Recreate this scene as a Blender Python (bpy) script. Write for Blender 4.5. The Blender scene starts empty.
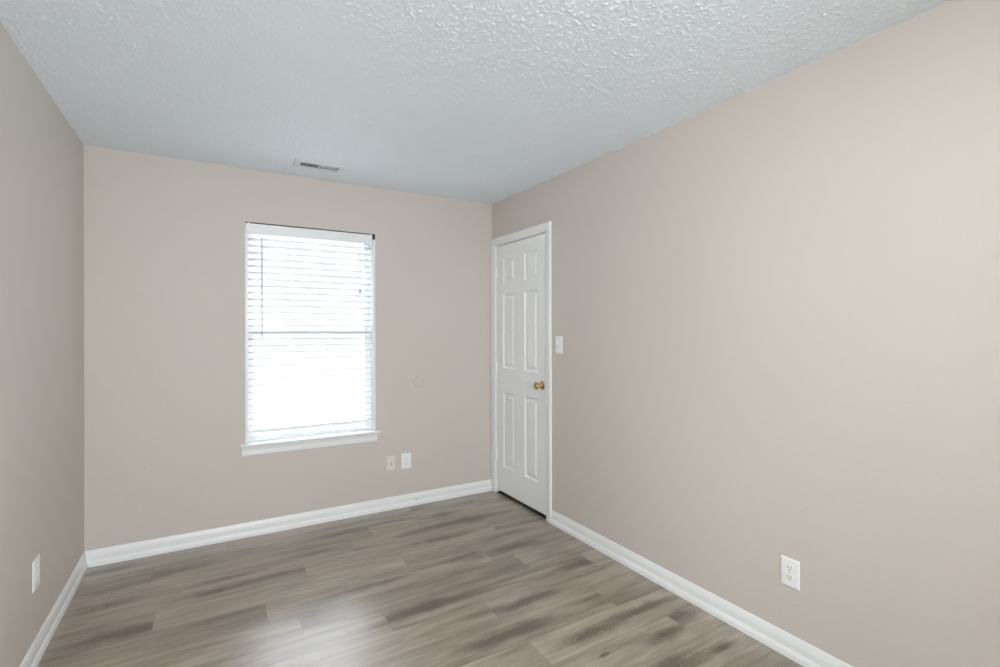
import bpy, bmesh, math, random
from mathutils import Vector, Matrix, noise
random.seed(7)
S = bpy.context.scene
C = S.collection

# ------------------------------------------------------------------ camera, sky, light, exposure
H = 2.44                      # ceiling height
CAM_Z = 1.364
D = 3.6753                    # back wall
XL, XR = -0.6209, 2.0891      # left and right wall
YR = -1.25                    # rear wall, behind the camera

cam = bpy.data.cameras.new('camera')
cam.sensor_width = 36.0
cam.lens = 494.294 / 1000 * 36
cam.shift_y = -0.00322
cam.clip_start = 0.02
co = bpy.data.objects.new('camera', cam); C.objects.link(co)
yaw, roll = 0.532289, -0.0020946
cy, sy, cr, sr = math.cos(yaw), math.sin(yaw), math.cos(roll), math.sin(roll)
fw = Vector((sy, cy, 0)); rt = Vector((cy, -sy, 0)); up = Vector((0, 0, 1))
r2 = rt * cr + up * sr; u2 = up * cr - rt * sr
M = Matrix((r2, u2, -fw)).transposed().to_4x4(); M.translation = (0, 0, CAM_Z)
co.matrix_world = M
S.camera = co

w = bpy.data.worlds.new('World'); S.world = w; w.use_nodes = True
# hazy white sky: pale at the horizon, much brighter higher up, brightest around the veiled sun behind the camera
SKY_HORIZON, SKY_HIGH, SKY_REAR = 0.80, 34.0, 8.2
wn, wl = w.node_tree.nodes, w.node_tree.links
bg = wn['Background']; bg.inputs[0].default_value = (0.90, 0.955, 1.0, 1)
geo = wn.new('ShaderNodeTexCoord'); sp_ = wn.new('ShaderNodeSeparateXYZ'); wl.new(geo.outputs['Generated'], sp_.inputs[0])
def ramp_(src, a, b_, lo, hi):
    m = wn.new('ShaderNodeMapRange'); m.interpolation_type = 'SMOOTHSTEP'
    for i, q in ((1, a), (2, b_), (3, lo), (4, hi)):
        if isinstance(q, (int, float)): m.inputs[i].default_value = q
        else: wl.new(q, m.inputs[i])
    wl.new(src, m.inputs[0]); return m.outputs[0]
front = ramp_(sp_.outputs[2], 0.20, 0.42, SKY_HORIZON, SKY_HIGH)
wl.new(ramp_(sp_.outputs[1], 0.06, -0.06, front, SKY_REAR), bg.inputs[1])

W1 = (0.2075, 1.0775, 0.615, 2.088)      # window in the back wall: x0 x1 z0 z1
W2 = (-0.50, 1.10, 0.55, 2.10)           # unseen window added in the rear wall to light the room
def portal(name, x0, x1, z0, z1, y, face):
    l = bpy.data.lights.new(name, 'AREA'); l.shape = 'RECTANGLE'
    l.size = x1 - x0; l.size_y = z1 - z0; l.cycles.is_portal = True
    o = bpy.data.objects.new(name, l); C.objects.link(o)
    o.location = ((x0 + x1) / 2, y, (z0 + z1) / 2)
    o.rotation_euler = (-math.pi / 2 if face < 0 else math.pi / 2, 0, 0)
portal('daylight_portal', *W1, D + 0.16, -1)
portal('daylight_portal', *W2, YR - 0.16, 1)

S.view_settings.view_transform = 'Standard'
S.view_settings.look = 'None'
S.view_settings.gamma = 1
S.view_settings.use_curve_mapping = False
S.view_settings.exposure = 0.77
S.cycles.max_bounces = 16
S.cycles.diffuse_bounces = 10

# ------------------------------------------------------------------ materials
def new_mat(name):
    m = bpy.data.materials.new(name); m.use_nodes = True
    return m, m.node_tree.nodes, m.node_tree.links, m.node_tree.nodes['Principled BSDF']
def mat(name, col, rough=0.5, metal=0.0, bump=None, spec=0.5):
    m, n, l, b = new_mat(name)
    b.inputs['Base Color'].default_value = (*col, 1)
    b.inputs['Roughness'].default_value = rough
    b.inputs['Metallic'].default_value = metal
    b.inputs['Specular IOR Level'].default_value = spec
    if bump:
        sc, st, dist = bump
        tc = n.new('ShaderNodeTexCoord'); nz = n.new('ShaderNodeTexNoise')
        nz.inputs['Scale'].default_value = sc; nz.inputs['Detail'].default_value = 3
        bp = n.new('ShaderNodeBump'); bp.inputs['Strength'].default_value = st; bp.inputs['Distance'].default_value = dist
        l.new(tc.outputs['Object'], nz.inputs['Vector']); l.new(nz.outputs['Fac'], bp.inputs['Height'])
        l.new(bp.outputs['Normal'], b.inputs['Normal'])
    return m

WALL = (0.63, 0.583, 0.536)
m_wall = mat('greige_wall_paint', WALL, 0.55, bump=(100, 0.4, 0.0025), spec=0.4)
m_disc = mat('greige_disc_paint', (0.60, 0.53, 0.475), 0.45)
m_trim = mat('white_trim_paint', (0.87, 0.89, 0.89), 0.35)
m_door = mat('white_door_paint', (0.905, 0.925, 0.93), 0.38, bump=(300, 0.08, 0.001))
m_plastic = mat('white_plastic', (0.91, 0.92, 0.93), 0.3)
m_almond = mat('almond_plastic', (0.79, 0.725, 0.64), 0.35)
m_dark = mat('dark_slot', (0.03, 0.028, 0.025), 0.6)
m_slotgrey = mat('grey_slot', (0.30, 0.29, 0.28), 0.6)
m_brass = mat('polished_brass', (0.62, 0.46, 0.21), 0.12, 1.0)
m_steel = mat('screw_steel', (0.6, 0.6, 0.58), 0.35, 1.0)
m_vinyl = mat('white_vinyl', (0.84, 0.86, 0.87), 0.35)
m_slat = mat('white_blind_slat', (0.58, 0.60, 0.62), 0.5)
m_wand = mat('grey_wand_plastic', (0.42, 0.42, 0.42), 0.3)
m_cord = mat('white_cord', (0.75, 0.75, 0.74), 0.8)
m_tassel = mat('clear_grey_tassel', (0.45, 0.46, 0.45), 0.3)
m_duct = mat('dark_duct', (0.05, 0.048, 0.045), 0.7)
m_louver = mat('white_louver_enamel', (0.76, 0.80, 0.83), 0.4)
m_raw_shadow = mat('shadowed_raw_recess', (0.16, 0.14, 0.12), 0.8)

# popcorn ceiling
m_ceil, n, l, b = new_mat('popcorn_ceiling')
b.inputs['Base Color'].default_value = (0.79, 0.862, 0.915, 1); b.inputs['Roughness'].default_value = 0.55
b.inputs['Specular IOR Level'].default_value = 0.4
tc = n.new('ShaderNodeTexCoord')
v = n.new('ShaderNodeTexVoronoi'); v.inputs['Scale'].default_value = 75; v.feature = 'SMOOTH_F1'; v.inputs['Smoothness'].default_value = 0.4
nz = n.new('ShaderNodeTexNoise'); nz.inputs['Scale'].default_value = 55; nz.inputs['Detail'].default_value = 4; nz.inputs['Roughness'].default_value = 0.6
nd = n.new('ShaderNodeTexNoise'); nd.inputs['Scale'].default_value = 40
mixv = n.new('ShaderNodeMixRGB'); mixv.inputs[0].default_value = 0.03
l.new(tc.outputs['Object'], nd.inputs['Vector']); l.new(tc.outputs['Object'], mixv.inputs[1]); l.new(nd.outputs['Color'], mixv.inputs[2])
l.new(mixv.outputs[0], v.inputs['Vector']); l.new(tc.outputs['Object'], nz.inputs['Vector'])
sub = n.new('ShaderNodeMath'); sub.operation = 'MULTIPLY_ADD'; sub.inputs[1].default_value = -0.8
l.new(v.outputs['Distance'], sub.inputs[0]); l.new(nz.outputs['Fac'], sub.inputs[2])
bp = n.new('ShaderNodeBump'); bp.inputs['Strength'].default_value = 0.5; bp.inputs['Distance'].default_value = 0.004
l.new(sub.outputs[0], bp.inputs['Height']); l.new(bp.outputs['Normal'], b.inputs['Normal'])

# window glass
m_glass, n, l, b = new_mat('window_glass')
n.remove(b)
tr = n.new('ShaderNodeBsdfTransparent'); gl = n.new('ShaderNodeBsdfGlossy'); gl.inputs['Roughness'].default_value = 0.02
fr = n.new('ShaderNodeFresnel'); fr.inputs['IOR'].default_value = 1.45
mx = n.new('ShaderNodeMixShader')
l.new(fr.outputs[0], mx.inputs[0]); l.new(tr.outputs[0], mx.inputs[1]); l.new(gl.outputs[0], mx.inputs[2])
l.new(mx.outputs[0], n['Material Output'].inputs['Surface'])

# vinyl plank floor
m_floor, n, l, b = new_mat('greige_oak_plank')
at = n.new('ShaderNodeAttribute'); at.attribute_name = 'plank'      # r: seed, g: tone, b: dark heartwood figure
sep = n.new('ShaderNodeSeparateColor'); l.new(at.outputs['Color'], sep.inputs[0])
tc = n.new('ShaderNodeTexCoord')
off = n.new('ShaderNodeVectorMath'); off.operation = 'MULTIPLY'; off.inputs[1].default_value = (31.7, 17.3, 43.1)
cmb = n.new('ShaderNodeCombineXYZ')
for i in range(3): l.new(sep.outputs[0], cmb.inputs[i])
l.new(cmb.outputs[0], off.inputs[0])
pos = n.new('ShaderNodeVectorMath'); pos.operation = 'ADD'
l.new(tc.outputs['Object'], pos.inputs[0]); l.new(off.outputs[0], pos.inputs[1])
def stretched(sx, sy_, detail, rough=0.6, scale=1.0, dist=0.0):
    mp = n.new('ShaderNodeMapping'); mp.inputs['Scale'].default_value = (sx, sy_, 1)
    t = n.new('ShaderNodeTexNoise'); t.inputs['Scale'].default_value = scale; t.inputs['Detail'].default_value = detail
    t.inputs['Roughness'].default_value = rough; t.inputs['Distortion'].default_value = dist
    l.new(pos.outputs[0], mp.inputs[0]); l.new(mp.outputs[0], t.inputs['Vector'])
    return t
def math_(op, a, b_, c=None):
    x = n.new('ShaderNodeMath'); x.operation = op
    for i, q in enumerate((a, b_, c)):
        if q is None: continue
        if isinstance(q, (int, float)): x.inputs[i].default_value = q
        else: l.new(q, x.inputs[i])
    return x.outputs[0]
def mrange(val, a, b_, c=0.0, d=1.0):
    x = n.new('ShaderNodeMapRange'); x.inputs[1].default_value = a; x.inputs[2].default_value = b_
    x.inputs[3].default_value = c; x.inputs[4].default_value = d
    l.new(val, x.inputs[0]); return x.outputs[0]
broad = stretched(1.6, 9, 3, 0.55, 1.0, 0.6)       # long soft light and dark bands
mid = stretched(2.2, 42, 3, 0.6, 1.0, 0.3)              # streaks a few centimetres wide
fine = stretched(5, 120, 4, 0.65)                  # hair-fine grain
pores = stretched(14, 330, 2, 0.5)
warp = stretched(4.5, 11, 2, 0.45)                 # field whose contours make the cathedral rings
rings = math_('SINE', math_('MULTIPLY', warp.outputs['Fac'], 150.0), 0)
rings = mrange(rings, -0.2, 1.0)
g1 = mrange(broad.outputs['Fac'], 0.28, 0.72)
g2 = mrange(fine.outputs['Fac'], 0.25, 0.75)
g3 = mrange(pores.outputs['Fac'], 0.3, 0.75)
figure = sep.outputs[2]
tone = math_('MULTIPLY_ADD', g1, 0.38, math_('MULTIPLY', g2, 0.24))
tone = math_('ADD', tone, math_('MULTIPLY', g3, 0.12))
tone = math_('ADD', tone, math_('MULTIPLY', mrange(mid.outputs['Fac'], 0.27, 0.73), 0.26))
tone = math_('ADD', tone, math_('MULTIPLY_ADD', sep.outputs[1], 0.13, -0.05))
tone = math_('SUBTRACT', tone, math_('MULTIPLY', figure, 0.55))
ringm = math_('MULTIPLY', rings, mrange(figure, 0.05, 0.5))
tone = math_('SUBTRACT', tone, math_('MULTIPLY', ringm, 0.20))
ramp = n.new('ShaderNodeValToRGB'); cr_ = ramp.color_ramp
cr_.elements[0].position = 0.0; cr_.elements[0].color = (0.100, 0.072, 0.050, 1)
cr_.elements[1].position = 1.0; cr_.elements[1].color = (0.60, 0.52, 0.41, 1)
for p_, c_ in ((0.28, (0.185, 0.147, 0.111, 1)), (0.55, (0.325, 0.274, 0.213, 1)), (0.8, (0.47, 0.403, 0.318, 1))):
    e = cr_.elements.new(p_); e.color = c_
l.new(tone, ramp.inputs[0]); l.new(ramp.outputs[0], b.inputs['Base Color'])
b.inputs['Specular IOR Level'].default_value = 0.7
b.inputs['Coat Weight'].default_value = 0.6; b.inputs['Coat Roughness'].default_value = 0.33
rg = mrange(g2, 0, 1, 0.32, 0.40); l.new(rg, b.inputs['Roughness'])
bp = n.new('ShaderNodeBump'); bp.inputs['Strength'].default_value = 0.12; bp.inputs['Distance'].default_value = 0.001
l.new(fine.outputs['Fac'], bp.inputs['Height']); l.new(bp.outputs['Normal'], b.inputs['Normal'])
m_seam = mat('plank_seam', (0.10, 0.082, 0.066), 0.6)

# ------------------------------------------------------------------ mesh helpers
def obj(name, bm, m, parent=None, smooth=False, bevel=0.0):
    bmesh.ops.recalc_face_normals(bm, faces=bm.faces)
    me = bpy.data.meshes.new(name); bm.to_mesh(me); bm.free()
    for x in (m if isinstance(m, (list, tuple)) else [m]): me.materials.append(x)
    if smooth:
        for p in me.polygons: p.use_smooth = True
    o = bpy.data.objects.new(name, me); C.objects.link(o)
    if parent is not None: o.parent = parent
    if bevel:
        bv = o.modifiers.new('bevel', 'BEVEL'); bv.width = bevel; bv.segments = 2; bv.limit_method = 'ANGLE'
    return o
def struct(o): o['kind'] = 'structure'; return o
def thing(name, label, cat, loc, rz=0, group=None):
    o = bpy.data.objects.new(name, None); C.objects.link(o); o.empty_display_size = 0.05
    o.location = loc; o.rotation_euler = (0, 0, rz); o['label'] = label; o['category'] = cat
    if group: o['group'] = group
    return o
def box(bm, x0, x1, y0, y1, z0, z1):
    vs = [bm.verts.new((x, y, z)) for x in (x0, x1) for y in (y0, y1) for z in (z0, z1)]
    for f in ((0, 1, 3, 2), (4, 6, 7, 5), (0, 4, 5, 1), (2, 3, 7, 6), (0, 2, 6, 4), (1, 5, 7, 3)):
        bm.faces.new([vs[i] for i in f])
def rot_box(bm, cx, cy_, cz, sx, sy_, sz, R):
    vs = []
    for x in (-1, 1):
        for y in (-1, 1):
            for z in (-1, 1):
                p = R @ Vector((x * sx / 2, y * sy_ / 2, z * sz / 2)); vs.append(bm.verts.new((cx + p.x, cy_ + p.y, cz + p.z)))
    for f in ((0, 1, 3, 2), (4, 6, 7, 5), (0, 4, 5, 1), (2, 3, 7, 6), (0, 2, 6, 4), (1, 5, 7, 3)):
        bm.faces.new([vs[i] for i in f])
def lathe(bm, prof, axis='x', org=(0, 0, 0), seg=32, caps=True):
    rings_ = []
    for (a, r) in prof:
        ring = []
        for k in range(seg):
            t = 2 * math.pi * k / seg; u, v_ = r * math.cos(t), r * math.sin(t)
            p = {'x': (a, u, v_), 'y': (u, a, v_), 'z': (u, v_, a)}[axis]
            ring.append(bm.verts.new((org[0] + p[0], org[1] + p[1], org[2] + p[2])))
        rings_.append(ring)
    for A, B in zip(rings_, rings_[1:]):
        for k in range(seg): bm.faces.new((A[k], A[(k + 1) % seg], B[(k + 1) % seg], B[k]))
    if caps: bm.faces.new(rings_[0][::-1]); bm.faces.new(rings_[-1])
def sheet(us, vs, solid, t0, t1, place):
    """a slab with openings: cells of the grid us x vs that are solid, between depths t0 and t1; place(u, v, t) gives the point"""
    bm = bmesh.new(); cache = {}
    def V(i, j, t):
        k = (i, j, t)
        if k not in cache: cache[k] = bm.verts.new(place(us[i], vs[j], t))
        return cache[k]
    ok = lambda i, j: 0 <= i < len(us) - 1 and 0 <= j < len(vs) - 1 and solid((us[i] + us[i + 1]) / 2, (vs[j] + vs[j + 1]) / 2)
    for i in range(len(us) - 1):
        for j in range(len(vs) - 1):
            if not ok(i, j): continue
            for t in (t0, t1): bm.faces.new([V(i, j, t), V(i + 1, j, t), V(i + 1, j + 1, t), V(i, j + 1, t)])
            for (di, dj, a, b_) in ((-1, 0, (i, j), (i, j + 1)), (1, 0, (i + 1, j), (i + 1, j + 1)), (0, -1, (i, j), (i + 1, j)), (0, 1, (i, j + 1), (i + 1, j + 1))):
                if not ok(i + di, j + dj): bm.faces.new([V(*a, t0), V(*b_, t0), V(*b_, t1), V(*a, t1)])
    return bm
def sweep(bm, prof, p0, p1, out, z0=0.0, m0=0.0, m1=0.0):
    """extrude the profile [(depth, height)] from p0 to p1 (xy); m0/m1 = mitre run per unit depth at each end"""
    d = (Vector(p1) - Vector(p0)).normalized(); o = Vector(out)
    A = [bm.verts.new((*(Vector(p0) + o * a + d * (a * m0)), z0 + h)) for a, h in prof]
    B = [bm.verts.new((*(Vector(p1) + o * a - d * (a * m1)), z0 + h)) for a, h in prof]
    nn = len(prof)
    for k in range(nn): bm.faces.new((A[k], A[(k + 1) % nn], B[(k + 1) % nn], B[k]))
    bm.faces.new(A[::-1]); bm.faces.new(B)

# ------------------------------------------------------------------ floor
PW, PL, Y0 = 0.183, 1.219, 1.629
JOINT = {-2: 1.15, -1: 1.88, 0: 1.203, 1: 1.737, 2: 1.182, 3: 0.72, 4: 0.366, 5: 0.237, 6: -0.227, 7: 0.471, 8: 0.778, 9: 0.943, 10: 0.10, 11: 0.55}
FIG = [  # dark heartwood figure in single boards: x, y, half length, half width, strength
 (0.03, 2.99, .20, .040, .9), (-.33, 2.79, .20, .050, 1.0), (-.12, 3.36, .24, .045, .55), (.60, 3.19, .22, .040, .45),
 (1.47, 3.37, .16, .045, .8), (1.55, 3.20, .34, .050, .9), (.80, 3.41, .20, .055, .7), (1.33, 2.67, .26, .045, .6),
 (.74, 2.63, .20, .045, .7), (.90, 2.28, .38, .050, 1.0), (1.36, 2.08, .26, .055, .9), (1.16, 1.89, .22, .050, .85),
 (1.29, 2.99, .26, .045, .6), (1.72, 2.83, .20, .050, .5), (1.88, 2.25, .22, .045, .8), (1.82, 1.735, .24, .045, .9),
 (1.50, 1.71, .24, .050, .7), (1.93, 1.585, .13, .05, .7), (1.90, 1.35, .07, .03, .9), (1.43, 1.57, .025, .012, 1.0),
 (1.78, 1.53, .15, .045, .7), (1.62, 1.37, .20, .06, .9), (-.47, 3.57, .14, .045, .5), (1.66, 2.66, .18, .045, .6),
 (.55, 2.62, .16, .03, .4), (.35, 3.02, .30, .035, .5), (-.45, 3.10, .12, .05, .5)]
bm = bmesh.new(); lay = bm.verts.layers.float_color.new('plank')
XF0, XF1 = XL, XR + 0.36
kmin = math.floor((YR - Y0) / PW); kmax = math.floor((D - Y0) / PW)
for k in range(kmin, kmax + 1):
    ya, yb = max(YR, Y0 + k * PW), min(D, Y0 + (k + 1) * PW)
    j = JOINT.get(k, (k * 0.437) % PL)
    x = j - PL * math.ceil((j - XF0) / PL)
    while x < XF1:
        xa, xb = max(x, XF0), min(x + PL, XF1); x += PL
        if xb - xa < 0.004: continue
        seed, tn = random.random(), random.random()
        nx, ny = max(1, round((xb - xa) / 0.02)), max(2, round((yb - ya) / 0.0153))
        gx, gy = 0.0004, 0.0004
        grid = []
        for a in range(nx + 1):
            col = []
            for c in range(ny + 1):
                px = xa + gx + (xb - xa - 2 * gx) * a / nx; py = ya + gy + (yb - ya - 2 * gy) * c / ny
                f = 0.0
                for (fx, fy, hl, hw, st) in FIG:
                    if ya - 0.02 < fy < yb + 0.02 and abs(px - fx) < hl * 1.6 and xa - .03 < fx < xb + .03:
                        wob = 0.35 * noise.noise(Vector((px * 9, fy * 31, 1.7)))
                        wd = hw * .72 * (1.0 + 0.6 * noise.noise(Vector((px * 14, fy * 7, 4.2))))
                        q = ((px - fx) / hl) ** 2 + ((py - fy - wob * hw) / wd) ** 2
                        f = max(f, st * math.exp(-q * 1.3))
                rnd = noise.noise(Vector((px * 3.1 + seed * 50, py * 17 + seed * 31, seed * 9)))
                f = min(1, f + max(0, rnd - 0.25) * 0.6)
                vt = bm.verts.new((px, py, 0)); vt[lay] = (seed, tn, f, 1); col.append(vt)
            grid.append(col)
        for a in range(nx):
            for c in range(ny): bm.faces.new((grid[a][c], grid[a + 1][c], grid[a + 1][c + 1], grid[a][c + 1]))
nb = len(bm.faces)
box(bm, XF0, XF1, YR, D, -0.03, -0.0012)          # dark underlay that shows in the seams
bm.faces.ensure_lookup_table()
for f in bm.faces[nb:]: f.material_index = 1
struct(obj('floor', bm, [m_floor, m_seam]))

# ------------------------------------------------------------------ walls and ceiling
WT = 0.14
inside = lambda u, v_, r: r[0] < u < r[1] and r[2] < v_ < r[3]
bm = sheet([XL - WT, W1[0], W1[1], XR + WT], [0, W1[2], W1[3], H], lambda u, v_: not inside(u, v_, W1), D, D + WT, lambda u, v_, t: (u, t, v_))
struct(obj('wall_back', bm, m_wall))
bm = sheet([XL - WT, W2[0], W2[1], XR + WT], [0, W2[2], W2[3], H], lambda u, v_: not inside(u, v_, W2), YR, YR - WT, lambda u, v_, t: (u, t, v_))
struct(obj('wall_rear', bm, m_wall))
bm = sheet([YR, D], [0, H], lambda u, v_: True, XL, XL - WT, lambda u, v_, t: (t, u, v_))
struct(obj('wall_left', bm, m_wall))
DO = (2.877, 3.618, -1, 2.082)                    # rough opening of the door: y0 y1 z0 z1
bm = sheet([YR, DO[0], DO[1], D], [0, DO[3], H], lambda u, v_: not inside(u, v_, DO), XR, XR + WT, lambda u, v_, t: (t, u, v_))
box(bm, XR + 0.34, XR + 0.38, DO[0] - .2, DO[1] + .2, 0, 2.3)       # shallow closed passage behind the door, added to keep daylight from leaking under it
box(bm, XR + WT, XR + 0.34, DO[0] - .2, DO[0] - .16, 0, 2.3)
box(bm, XR + WT, XR + 0.34, DO[1] + .16, DO[1] + .2, 0, 2.3)
box(bm, XR + WT, XR + 0.38, DO[0] - .2, DO[1] + .2, 2.3, 2.34)
struct(obj('wall_right', bm, m_wall))

VS = (0.500, 0.745, 3.332, 3.428)                 # duct opening in the ceiling
bm = sheet([XL - WT, VS[0], VS[1], XR + WT], [YR - WT, VS[2], VS[3], D + WT], lambda u, v_: not inside(u, v_, VS), H, H + 0.1, lambda u, v_, t: (u, v_, t))
# rough bead of ceiling texture smeared onto the tops of the walls
def bead(p0, p1, out, amp, base):
    d = Vector(p1) - Vector(p0); L = d.length; N = int(L / 0.012); prev = None
    for i in range(N + 1):
        p = Vector(p0) + d * (i / N)
        s = p.x * 7.3 + p.y * 5.1
        a = base + amp * max(0, noise.noise(Vector((s * 4, 0.3, out[0] * 9)))) + amp * 0.5 * noise.noise(Vector((s * 22, 2.3, out[1] * 5)))
        a = max(0.0012, a)
        o = Vector(out)
        ring = [bm.verts.new((p.x, p.y, H - a)), bm.verts.new((p.x + o.x * a * .55, p.y + o.y * a * .55, H - a * .6)), bm.verts.new((p.x + o.x * a, p.y + o.y * a, H))]
        if prev:
            for q in range(2): bm.faces.new((prev[q], prev[q + 1], ring[q + 1], ring[q]))
        prev = ring
bead((XL, D), (XR, D), (0, -1), 0.003, 0.0)
bead((XR, YR), (XR, D), (-1, 0), 0.009, 0.0005)
bead((XL, YR), (XL, D), (1, 0), 0.005, 0.0)
ceil = struct(obj('ceiling', bm, m_ceil))
# the sprayed popcorn texture as real relief over the part of the ceiling that can be seen
import numpy as np
rng = np.random.default_rng(5)
P_ = 0.0027
gx_, gy_ = np.arange(XL, XR + 1e-6, P_), np.arange(0.45, D + 1e-6, P_)
nx_, ny_ = len(gx_), len(gy_)
fx_, fy_ = np.meshgrid(np.fft.fftfreq(nx_, P_), np.fft.fftfreq(ny_, P_), indexing='ij')
def blur(a, size): return np.real(np.fft.ifft2(np.fft.fft2(a) * np.exp(-2 * (np.pi * size) ** 2 * (fx_ ** 2 + fy_ ** 2))))
def unit(a): return (a - a.mean()) / a.std()
grain = unit(blur(rng.standard_normal((nx_, ny_)), 0.0025)); lump = unit(blur(rng.standard_normal((nx_, ny_)), 0.0048))
patchy = unit(blur(rng.standard_normal((nx_, ny_)), 0.10))
hgt = 0.00115 * np.clip(grain + 0.35 * lump + 0.06 * patchy + 0.1, 0, 2.8)
xx_, yy_ = np.meshgrid(gx_, gy_, indexing='ij')
pts = np.stack([xx_, yy_, H - 0.0006 - hgt], -1).reshape(-1, 3)
idx = np.arange(nx_ * ny_).reshape(nx_, ny_)
quads = np.stack([idx[:-1, :-1], idx[:-1, 1:], idx[1:, 1:], idx[1:, :-1]], -1).reshape(-1, 4)
cen = pts[quads].mean(1)
quads = quads[~((cen[:, 0] > VS[0] - .004) & (cen[:, 0] < VS[1] + .004) & (cen[:, 1] > VS[2] - .004) & (cen[:, 1] < VS[3] + .004))]
tex = bpy.data.meshes.new('ceiling_relief'); tex.from_pydata(pts.tolist(), [], quads.tolist())
tex.polygons.foreach_set('use_smooth', np.ones(len(quads), dtype=bool))
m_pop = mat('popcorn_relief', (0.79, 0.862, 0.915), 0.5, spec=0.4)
bm = bmesh.new(); bm.from_mesh(ceil.data); bm.from_mesh(tex)
bm.faces.ensure_lookup_table()
for f in bm.faces[-len(quads):]: f.material_index = 1
bm.to_mesh(ceil.data); bm.free(); ceil.data.materials.append(m_pop); bpy.data.meshes.remove(tex)

# ------------------------------------------------------------------ baseboards: shoe mould, flat board, coved top
BB = [(0, 0), (.0175, 0), (.0175, .014), (.0160, .024), (.0125, .033), (.0100, .036), (.0095, .064), (.0085, .070), (.0080, .074), (.0035, .092), (.0020, .0935), (0, .0935)]
bm = bmesh.new(); sweep(bm, BB, (XL, D), (XR - 0.0175, D), (0, -1), m0=1, m1=0)
struct(obj('baseboard_back', bm, m_trim))
bm = bmesh.new(); sweep(bm, BB, (XL, YR), (XL, D), (1, 0), m0=1, m1=1)
struct(obj('baseboard_left', bm, m_trim))
bm = bmesh.new(); sweep(bm, BB, (XR, YR), (XR, 2.8195), (-1, 0), m0=1)
struct(obj('baseboard_right', bm, m_trim))
bm = bmesh.new(); sweep(bm, BB, (XL, YR), (XR, YR), (0, 1), m0=1, m1=1)
struct(obj('baseboard_rear', bm, m_trim))

# ------------------------------------------------------------------ window 1
x0, x1, z0, z1 = W1
yf = D + 0.075
def window_unit(name, x0, x1, z0, z1, yin, dirn, cols, rows=1):
    """double-hung vinyl unit; dirn = +1 when the outside lies towards +y"""
    Y = lambda a: yin + dirn * a
    def bx(bm, a, b_, ya, yb, c, d_): box(bm, a, b_, min(Y(ya), Y(yb)), max(Y(ya), Y(yb)), c, d_)
    bm = bmesh.new(); fwid = 0.024
    bx(bm, x0, x0 + fwid, 0, .062, z0, z1); bx(bm, x1 - fwid, x1, 0, .062, z0, z1)
    bx(bm, x0 + fwid, x1 - fwid, 0, .062, z0, z0 + fwid); bx(bm, x0 + fwid, x1 - fwid, 0, .062, z1 - fwid, z1)
    root = struct(obj(name, bm, m_vinyl, bevel=0.002))
    zm = 1.350 if name == 'window_1' else (z0 + z1) / 2
    for (za, zb, ya) in ((zm - .018, z1 - fwid, .033), (z0 + fwid, zm + .018, .006)):
        a, b_ = x0 + fwid, x1 - fwid; st = .032; bm = bmesh.new()
        bx(bm, a, a + st, ya, ya + .026, za, zb); bx(bm, b_ - st, b_, ya, ya + .026, za, zb)
        bx(bm, a + st, b_ - st, ya, ya + .026, za, za + st); bx(bm, a + st, b_ - st, ya, ya + .026, zb - st, zb)
        sash = obj('sash', bm, m_vinyl, root, bevel=0.002)
        bm = bmesh.new()
        for c in range(1, cols):
            xx = a + st + (b_ - a - 2 * st) * c / cols; bx(bm, xx - .004, xx + .004, ya + .009, ya + .017, za + st, zb - st)
        obj('muntin', bm, m_vinyl, sash)
        bm = bmesh.new(); bx(bm, a + st - .004, b_ - st + .004, ya + .0115, ya + .0145, za + st - .004, zb - st + .004)
        obj('glass_pane', bm, m_glass, sash)
    bm = bmesh.new(); xm = (x0 + x1) / 2                       # cam lock on the meeting rail
    bx(bm, xm - .03, xm + .03, .002, .03, zm + .018, zm + .026); bx(bm, xm - .008, xm + .03, -.004, .014, zm + .026, zm + .032)
    obj('sash_lock', bm, m_vinyl, root, bevel=0.002)
    return root
win = window_unit('window_1', x0, x1, z0, z1, yf, 1, 3)
bm = bmesh.new()                                               # white jamb boards lining the opening
box(bm, x0, x0 + .0175, D - .003, yf, z0, 2.046); box(bm, x1 - .0175, x1, D - .003, yf, z0, 2.046)
obj('jamb', bm, m_trim, win, bevel=0.0015)
bm = bmesh.new(); box(bm, x0, x1, D + .003, yf, z1 - .004, z1 - .0005)   # unpainted head of the opening, coloured dark for the gap's shadow
box(bm, x0 + .0002, x0 + .003, D + .003, yf, 2.046, z1 - .004); box(bm, x1 - .003, x1 - .0002, D + .003, yf, 2.046, z1 - .004)
obj('shadowed_head_lining', bm, m_raw_shadow, win)
# stool with horns and rounded nose
bm = bmesh.new()
prof = [(-.075, 0), (-.075, -.016), (.040, -.016), (.045, -.0135), (.0475, -.008), (.045, -.0025), (.040, 0)]
xa, xb = 0.1765, 1.1015
A = [bm.verts.new((x0 + .0002, D - a, z0 + h)) for a, h in prof[:2]]
bm.free(); bm = bmesh.new()
nose = [(0.0002, -.016), (.040, -.016), (.045, -.0135), (.0475, -.008), (.045, -.0025), (.040, 0), (0.0002, 0)]
sweep(bm, nose, (xa, D), (xb, D), (0, -1), z0=z0 + .0005)
box(bm, x0 + .0003, x1 - .0003, D - .0002, yf, z0 - .0155, z0 + .0005)
obj('stool', bm, m_trim, win, bevel=0.0015)
# apron below the stool with returned, tapered ends
bm = bmesh.new()
ap = [(0, 0), (.010, 0), (.014, .008), (.014, .040), (.018, .050), (.018, .064), (0, .064)]
aA = [bm.verts.new((0.1815 + (.064 - h) * .10, D - a, .5345 + h)) for a, h in ap]
aB = [bm.verts.new((1.0935 - (.064 - h) * .12, D - a, .5345 + h)) for a, h in ap]
for k in range(len(ap)): bm.faces.new((aA[k], aA[(k + 1) % len(ap)], aB[(k + 1) % len(ap)], aB[k]))
bm.faces.new(aA[::-1]); bm.faces.new(aB)
obj('apron', bm, m_trim, win)

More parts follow.
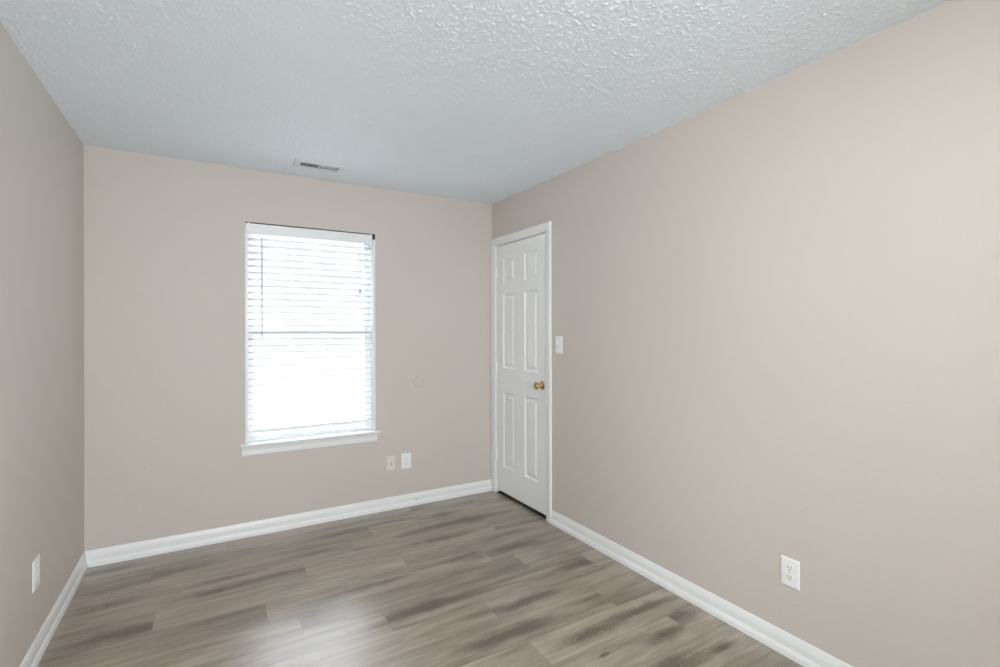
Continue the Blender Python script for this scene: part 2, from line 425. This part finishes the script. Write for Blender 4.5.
# unseen rear window, added as a second daylight source
w2 = window_unit('fill_window', *W2, YR - 0.075, -1, 1)
bm = bmesh.new(); box(bm, W2[0] - .03, W2[1] + .03, YR - .0, YR + .045, W2[2] - .016, W2[2] + .0005)
obj('stool', bm, m_trim, w2, bevel=0.002)  # stool of the added rear window

# ------------------------------------------------------------------ blind
bl = thing('window_blind', 'white horizontal slat blind with open slats hanging in the back wall window', 'blind', (0.64, D + .033, 2.011))
bm = bmesh.new(); ox, oy, oz = bl.location
def lb(bm, a, b_, c, d_, e, f): box(bm, a - ox, b_ - ox, c - oy, d_ - oy, e - oz, f - oz)
bx0, bx1 = 0.2290, 1.0555
lb(bm, bx0, bx1, D + .012, D + .062, 2.020, 2.066)
obj('headrail', bm, m_slat, bl, bevel=0.002)
bm = bmesh.new(); lb(bm, 0.2085, 1.0545, D - .010, D + .0, 2.011, 2.0785)
lb(bm, 0.2085, 0.2145, D + .0, D + .006, 2.047, 2.0785); lb(bm, 1.0485, 1.0545, D + .0, D + .012, 2.015, 2.0785)
obj('valance', bm, m_vinyl, bl, bevel=0.003)
for bxx in (.2245, 1.0360):
    bm = bmesh.new(); lb(bm, bxx, bxx + .011, D - .006, D + .030, 2.0787, 2.0832)
    obj('bracket', bm, m_vinyl, bl)
bm = bmesh.new(); TILT = math.radians(8); NS = 29; pitch = 0.0448; zt = 1.979
for i in range(NS):
    zc = zt - i * pitch; ys = [D + .012 + .050 * t / 6 for t in range(7)]
    top = []; bot = []
    for yv in ys:
        u = (yv - (D + .037)) / .025; zz = zc + .0016 * (1 - u * u) - .025 * u * math.sin(TILT)
        top.append((D + .037 + .025 * u * math.cos(TILT), zz + .0017)); bot.append((D + .037 + .025 * u * math.cos(TILT), zz - .0017))
    loop = top + bot[::-1]
    A = [bm.verts.new((bx0 - ox, y - oy, z - oz)) for y, z in loop]; B = [bm.verts.new((bx1 - ox, y - oy, z - oz)) for y, z in loop]
    nn = len(loop)
    for k in range(nn): bm.faces.new((A[k], A[(k + 1) % nn], B[(k + 1) % nn], B[k]))
    bm.faces.new(A[::-1]); bm.faces.new(B)
obj('slat_array', bm, m_slat, bl)
zl = zt - (NS - 1) * pitch
bm = bmesh.new()
lb(bm, bx0, bx1, D + .012, D + .062, zl - .045, zl - .025)
obj('bottom_rail', bm, m_vinyl, bl, bevel=0.003)
def rod(bm, x, y, za, zb, r, seg=8): lathe(bm, [(za - oz, r), (zb - oz, r)], 'z', (x - ox, y - oy, 0), seg)
for xx in (0.345, 0.915):
    bm = bmesh.new()
    rod(bm, xx, D + .0095, zl - .026, 2.022, .0009, 6); rod(bm, xx, D + .0645, zl - .026, 2.022, .0009, 6)
    for i in range(NS):
        zc = zt - i * pitch - .0028; lb(bm, xx - .0006, xx + .0006, D + .0095, D + .0645, zc - .0005, zc + .0005)
    obj('ladder_cord', bm, m_cord, bl)
bm = bmesh.new(); rod(bm, 0.309, D + .004, 1.322, 1.990, .0042, 6)
rod(bm, 0.309, D + .004, 1.316, 1.335, .0052, 8); rod(bm, 0.309, D + .004, 1.988, 2.014, .0012, 6)
wand = obj('tilt_wand', bm, m_wand, bl, smooth=False)
bm = bmesh.new(); rod(bm, 0.9600, D + .0035, 1.665, 2.014, .0010, 6); rod(bm, 0.9660, D + .0035, 1.665, 2.014, .0010, 6)
rod(bm, 0.995, D + .0035, 1.44, 2.014, .0010, 6)
cord = obj('lift_cord', bm, m_cord, bl)
bm = bmesh.new(); lathe(bm, [(1.638 - oz, .0095), (1.641 - oz, .0105), (1.655 - oz, .0080), (1.668 - oz, .0040), (1.671 - oz, .0025)], 'z', (0.963 - ox, D - .003 - oy, 0), 16)
obj('tassel', bm, m_tassel, cord, smooth=True)

# ------------------------------------------------------------------ door 1 in the right wall
SY0, SY1, SZ0, SZ1 = 2.8935, 3.6035, 0.030, 2.064      # slab
bm = bmesh.new()
fx = XR + 0.001
def inset_panel(bm, ya, yb, za, zb):
    """moulded raised panel: nested rings pressed into the face of the slab"""
    prof = [(0, 0), (.007, .0075), (.013, .0095), (.021, .0095), (.042, .0015), (.046, .0012)]
    prev = None
    for ins, dep in prof:
        r = [bm.verts.new((fx + dep, y, z)) for y, z in ((ya + ins, za + ins), (yb - ins, za + ins), (yb - ins, zb - ins), (ya + ins, zb - ins))]
        if prev:
            for k in range(4): bm.faces.new((prev[k], prev[(k + 1) % 4], r[(k + 1) % 4], r[k]))
        prev = r
    bm.faces.new(prev)
py = [(2.999, 3.180), (3.316, 3.498)]
pz = [(0.240, 0.855), (1.052, 1.660), (1.752, 1.958)]
us = [SY0, py[0][0], py[0][1], py[1][0], py[1][1], SY1]; vs_ = [SZ0, pz[0][0], pz[0][1], pz[1][0], pz[1][1], pz[2][0], pz[2][1], SZ1]
hole = lambda u, v_: any(a < u < b_ for a, b_ in py) and any(a < v_ < b_ for a, b_ in pz)
for i in range(len(us) - 1):
    for j in range(len(vs_) - 1):
        if hole((us[i] + us[i + 1]) / 2, (vs_[j] + vs_[j + 1]) / 2): inset_panel(bm, us[i], us[i + 1], vs_[j], vs_[j + 1])
        else: bm.faces.new([bm.verts.new((fx, y, z)) for y, z in ((us[i], vs_[j]), (us[i + 1], vs_[j]), (us[i + 1], vs_[j + 1]), (us[i], vs_[j + 1]))])
bmesh.ops.remove_doubles(bm, verts=bm.verts, dist=1e-5)
bk = [bm.verts.new((fx + .035, y, z)) for y, z in ((SY0, SZ0), (SY1, SZ0), (SY1, SZ1), (SY0, SZ1))]
bm.faces.new(bk)
fr_ = [bm.verts.new((fx, y, z)) for y, z in ((SY0, SZ0), (SY1, SZ0), (SY1, SZ1), (SY0, SZ1))]
for k in range(4): bm.faces.new((fr_[k], fr_[(k + 1) % 4], bk[(k + 1) % 4], bk[k]))
door = struct(obj('door_1', bm, m_door))
for zc in (1.842, 1.052, 0.323):
    bm = bmesh.new(); lathe(bm, [(zc - .047, .003), (zc - .044, .0072), (zc + .044, .0072), (zc + .047, .003)], 'z', (XR - .006, 3.6065, 0), 14)
    box(bm, XR - .004, XR + .0008, 3.588, 3.606, zc - .044, zc + .044)
    obj('hinge', bm, m_door, door)
bm = bmesh.new(); KY, KZ = 2.945, 0.962
lathe(bm, [(0, .0330), (-.003, .0335), (-.006, .0315), (-.009, .024), (-.012, .0150), (-.030, .0115), (-.036, .0150), (-.039, .0225), (-.045, .0262), (-.054, .0268), (-.061, .0245), (-.066, .0185), (-.068, .010), (-.0685, .003)], 'x', (fx, KY, KZ), 36)
knob = obj('door_knob', bm, m_brass, door, smooth=True)
bm = bmesh.new(); box(bm, fx - .0015, fx + .020, SY0 - .0016, SY0 - .0002, KZ - .029, KZ + .029)
obj('latch_plate', bm, m_brass, door)
# casing and jamb
bm = bmesh.new()
JY0, JY1, JZ = SY0 - .003, SY1 + .003, SZ1 + .007
box(bm, XR - .0, XR + WT - .001, DO[0] + .0005, JY0, 0, JZ); box(bm, XR - .0, XR + WT - .001, JY1, DO[1] - .0005, 0, JZ)
box(bm, XR - .0, XR + WT - .001, DO[0] + .0005, DO[1] - .0005, JZ, DO[3] - .0005)
box(bm, fx + .037, fx + .06, JY0, JY0 + .011, 0, JZ); box(bm, fx + .037, fx + .06, JY1 - .011, JY1, 0, JZ); box(bm, fx + .037, fx + .06, JY0 + .011, JY1 - .011, JZ - .011, JZ)
cas = [(0, 0), (.009, 0), (.011, .006), (.0115, .018), (.013, .026), (.016, .032), (.0165, .050), (.0145, .0575), (0, .0575)]   # (projection, distance from the inner edge)
iy0, iy1, iz = JY0 - .005, JY1 + .006, JZ + .005
path = [((iy0, 0), (-1, 0)), ((iy0, iz), (-1, 1)), ((iy1, iz), (1, 1)), ((iy1, 0), (1, 0))]
rows = []
for (yy, zz), (dy, dz) in path:
    rows.append([bm.verts.new((XR - p, min(yy + dy * q, D - .0005), zz + dz * q)) for p, q in cas])
for A, B in zip(rows, rows[1:]):
    for k in range(len(cas)): bm.faces.new((A[k], A[(k + 1) % len(cas)], B[(k + 1) % len(cas)], B[k]))
bm.faces.new(rows[0]); bm.faces.new(rows[-1][::-1])
trim = struct(obj('trim_1', bm, m_trim))
bm = bmesh.new(); box(bm, XR + .006, XR + .33, JY0 + .0005, JY1 - .0005, 0.0002, .005)  # dark strip standing in for the unlit gap under the door
obj('door_gap_shade', bm, m_dark, trim)
bm = bmesh.new(); box(bm, XR - .0016, XR + .022, JY0 - .0046, JY0 + .0006, KZ - .028, KZ + .028)
obj('strike_plate', bm, mat('aged_brass', (0.34, 0.27, 0.15), 0.3, 1.0), trim)

# ------------------------------------------------------------------ ceiling vent
cxv, cyv = (VS[0] + VS[1]) / 2, (VS[2] + VS[3]) / 2
vent = thing('ceiling_vent', 'small white ceiling air register with dark slots near the back wall', 'vent', (cxv, cyv, H))
hx, hy = (VS[1] - VS[0]) / 2, (VS[3] - VS[2]) / 2
bm = bmesh.new()
fl = .034
rings_ = []
for (e, z) in ((fl, -.0005), (fl - .004, -.006), (.002, -.009), (-.003, -.009), (-.003, -.004)):
    rings_.append([bm.verts.new((sx * (hx + e), sy_ * (hy + e), z)) for sx, sy_ in ((-1, -1), (1, -1), (1, 1), (-1, 1))])
for A, B in zip(rings_, rings_[1:]):
    for k in range(4): bm.faces.new((A[k], A[(k + 1) % 4], B[(k + 1) % 4], B[k]))
box(bm, -.004, .004, -hy + .002, hy - .002, -.009, .015)
obj('frame', bm, m_louver, vent)
for side in (-1, 1):
    bm = bmesh.new(); nf = 8
    for i in range(nf):
        xx = side * (.012 + (hx - .016) * (i + .55) / nf)
        rot_box(bm, xx, 0, .002, .0030, 2 * hy - .007, .014, Matrix.Rotation(-side * 0.55, 3, 'Y'))
    obj('louver', bm, m_louver, vent)
for sx in (-1, 1):
    bm = bmesh.new(); lathe(bm, [(-.0108, .0035), (-.0075, .0042)], 'z', (sx * (hx + .017), 0, 0), 12)
    obj('screw', bm, m_louver, vent)
bm = bmesh.new(); e = .0015
box(bm, -hx + e, hx - e, -hy + e, hy - e, .0, .25)
bm.faces.ensure_lookup_table()
dn = [f for f in bm.faces if all(abs(vv.co.z) < 1e-6 for vv in f.verts)]; bmesh.ops.delete(bm, geom=dn, context='FACES_ONLY')
obj('duct', bm, m_duct, vent)

# ------------------------------------------------------------------ unseen dome lamp, added on the ceiling as fill light
FILL_STRENGTH = 38.0
cl = thing('fill_lamp', 'unseen frosted dome lamp added on the ceiling as fill light', 'fill lamp', (0.75, 0.50, H))
bm = bmesh.new(); lathe(bm, [(-.0005, .150), (-.012, .156), (-.026, .156), (-.030, .148)], 'z', (0, 0, 0), 48)
obj('fill_lamp_canopy', bm, m_louver, cl, smooth=False)
m_dome, n, l, b = new_mat('fill_lamp_glass')
b.inputs['Base Color'].default_value = (0.9, 0.9, 0.88, 1); b.inputs['Roughness'].default_value = 0.4
b.inputs['Emission Color'].default_value = (1.0, 0.975, 0.945, 1); b.inputs['Emission Strength'].default_value = FILL_STRENGTH
bm = bmesh.new(); lathe(bm, [(-.030 - .085 * math.sin(a), .146 * math.cos(a)) for a in [i * math.pi / 2 / 9 for i in range(9)]] + [(-.115, .012)], 'z', (0, 0, 0), 48)
obj('fill_lamp_dome', bm, m_dome, cl, smooth=True)

# ------------------------------------------------------------------ wall plates (built facing -y, then turned)
def plate_mesh(w_, h_, t_):
    bm = bmesh.new(); e = .004
    a = [bm.verts.new((sx * w_ / 2, -.0005, sz * h_ / 2)) for sx, sz in ((-1, -1), (1, -1), (1, 1), (-1, 1))]
    b_ = [bm.verts.new((sx * w_ / 2, -t_ * .45, sz * h_ / 2)) for sx, sz in ((-1, -1), (1, -1), (1, 1), (-1, 1))]
    c = [bm.verts.new((sx * (w_ / 2 - e), -t_, sz * (h_ / 2 - e))) for sx, sz in ((-1, -1), (1, -1), (1, 1), (-1, 1))]
    for A, B in ((a, b_), (b_, c)):
        for k in range(4): bm.faces.new((A[k], A[(k + 1) % 4], B[(k + 1) % 4], B[k]))
    bm.faces.new(c); bm.faces.new(a[::-1])
    return bm
def screw(parent, z, t_, m, x=0):
    bm = bmesh.new(); lathe(bm, [(-t_ + .0002, .0036), (-t_ - .0009, .0030)], 'y', (x, 0, z), 14)
    obj('screw', bm, m, parent)
def outlet(label, loc, rz, w_, h_, slot, group=None):
    t = thing('wall_outlet', label, 'outlet', loc, rz, group); T = .0055
    obj('cover_plate', plate_mesh(w_, h_, T), m_plastic, t)
    screw(t, 0, T, m_steel)
    for s in (1, -1):
        zc = s * .0197
        bm = bmesh.new(); N = 28; ring = []
        for k in range(N):
            a = 2 * math.pi * k / N; ring.append((.0172 * math.cos(a), max(-.0140, min(.0140, .0172 * math.sin(a)))))
        A = [bm.verts.new((u, -T + .0003, zc + v_)) for u, v_ in ring]; B = [bm.verts.new((u, -T - .0016, zc + v_)) for u, v_ in ring]
        for k in range(N): bm.faces.new((A[k], A[(k + 1) % N], B[(k + 1) % N], B[k]))
        bm.faces.new(B)
        rc = obj('receptacle', bm, m_plastic, t)
        bm = bmesh.new(); y0_, y1_ = -T - .0019, -T - .0010
        box(bm, -.0076, -.0052, y0_, y1_, zc - .0005, zc + .0085); box(bm, .0052, .0074, y0_, y1_, zc + .0005, zc + .0080)
        lathe(bm, [(y1_, .0026), (y0_, .0026)], 'y', (0, 0, zc - .0070), 12)
        obj('slot', bm, slot, rc)
    return t
E_ = 0.0
outlet('white outlet on the right wall with dark slots', (XR, 1.163, .3508), -math.pi / 2, .0765, .1190, m_dark)
outlet('white outlet on the left wall near the baseboard', (XL, 2.741, .3610), math.pi / 2, .0860, .1240, m_slotgrey)
outlet('bright white outlet right of the almond jack plate below the window', (1.3165, D, .3530), 0, .0780, .1180, m_slotgrey)

jk = thing('jack_plate', 'almond wall plate with one dark jack hole, left of the white outlet', 'wall plate', (1.1950, D, .3520), 0)
obj('cover_plate', plate_mesh(.0650, .1090, .005), m_almond, jk)
screw(jk, .042, .005, m_almond); screw(jk, -.042, .005, m_almond)
bm = bmesh.new(); lathe(bm, [(-.0046, .0085), (-.0062, .0080), (-.0062, .0055), (-.0052, .0050)], 'y', (.004, 0, -.006), 18)
jr = obj('jack', bm, m_almond, jk)
bm = bmesh.new(); lathe(bm, [(-.0053, .0056), (-.0066, .0050)], 'y', (.004, 0, -.006), 18)
obj('jack_hole', bm, m_dark, jr)

sw = thing('light_switch', 'white toggle light switch beside the white panel door', 'light switch', (XR, 2.7400, 1.2620), -math.pi / 2)
obj('cover_plate', plate_mesh(.0760, .1200, .0055), m_plastic, sw)
bm = bmesh.new(); box(bm, -.0062, .0062, -.0066, -.0050, -.0125, .0125)
obj('toggle_slot', bm, mat('shadow_grey_plastic', (0.62, 0.62, 0.64), 0.4), sw)
bm = bmesh.new(); rot_box(bm, 0, -.0120, .0050, .0080, .0180, .0095, Matrix.Rotation(-0.5, 3, 'X'))
obj('toggle', bm, m_plastic, sw, bevel=0.001)
screw(sw, .0300, .0055, m_plastic); screw(sw, -.0300, .0055, m_plastic)

# round wall bumper painted over, where the door knob would meet the wall
ds = thing('wall_bumper', 'round painted knob bumper disc on the back wall between window and door', 'wall bumper', (1.4200, D, .9590))
bm = bmesh.new(); lathe(bm, [(-.0003, .0415), (-.0022, .0415), (-.0032, .0395), (-.0020, .0350), (-.0016, .0300), (-.0016, .002)], 'y', (0, 0, 0), 48)
obj('disc', bm, m_wall, ds)
bm = bmesh.new(); lathe(bm, [(-.0016, .0400), (-.0046, .0400), (-.0050, .0375), (-.0016, .0372)], 'y', (0, 0, 0), 48, caps=False)
obj('rim', bm, mat('dark_rim_paint', (0.50, 0.43, 0.38), 0.5), ds)  # rim in a darker, browner colour than the disc
# little peg in the back baseboard
pg = thing('door_stop', 'tiny grey door stop peg in the back wall baseboard', 'door stop', (1.3955, D - .0105, .0470))
bm = bmesh.new(); lathe(bm, [(0, .0070), (-.004, .0065), (-.007, .0045), (-.012, .0040), (-.013, .0020)], 'y', (0, 0, 0), 16)
obj('peg', bm, mat('dull_grey_metal', (0.60, 0.60, 0.59), 0.5), pg, smooth=True)
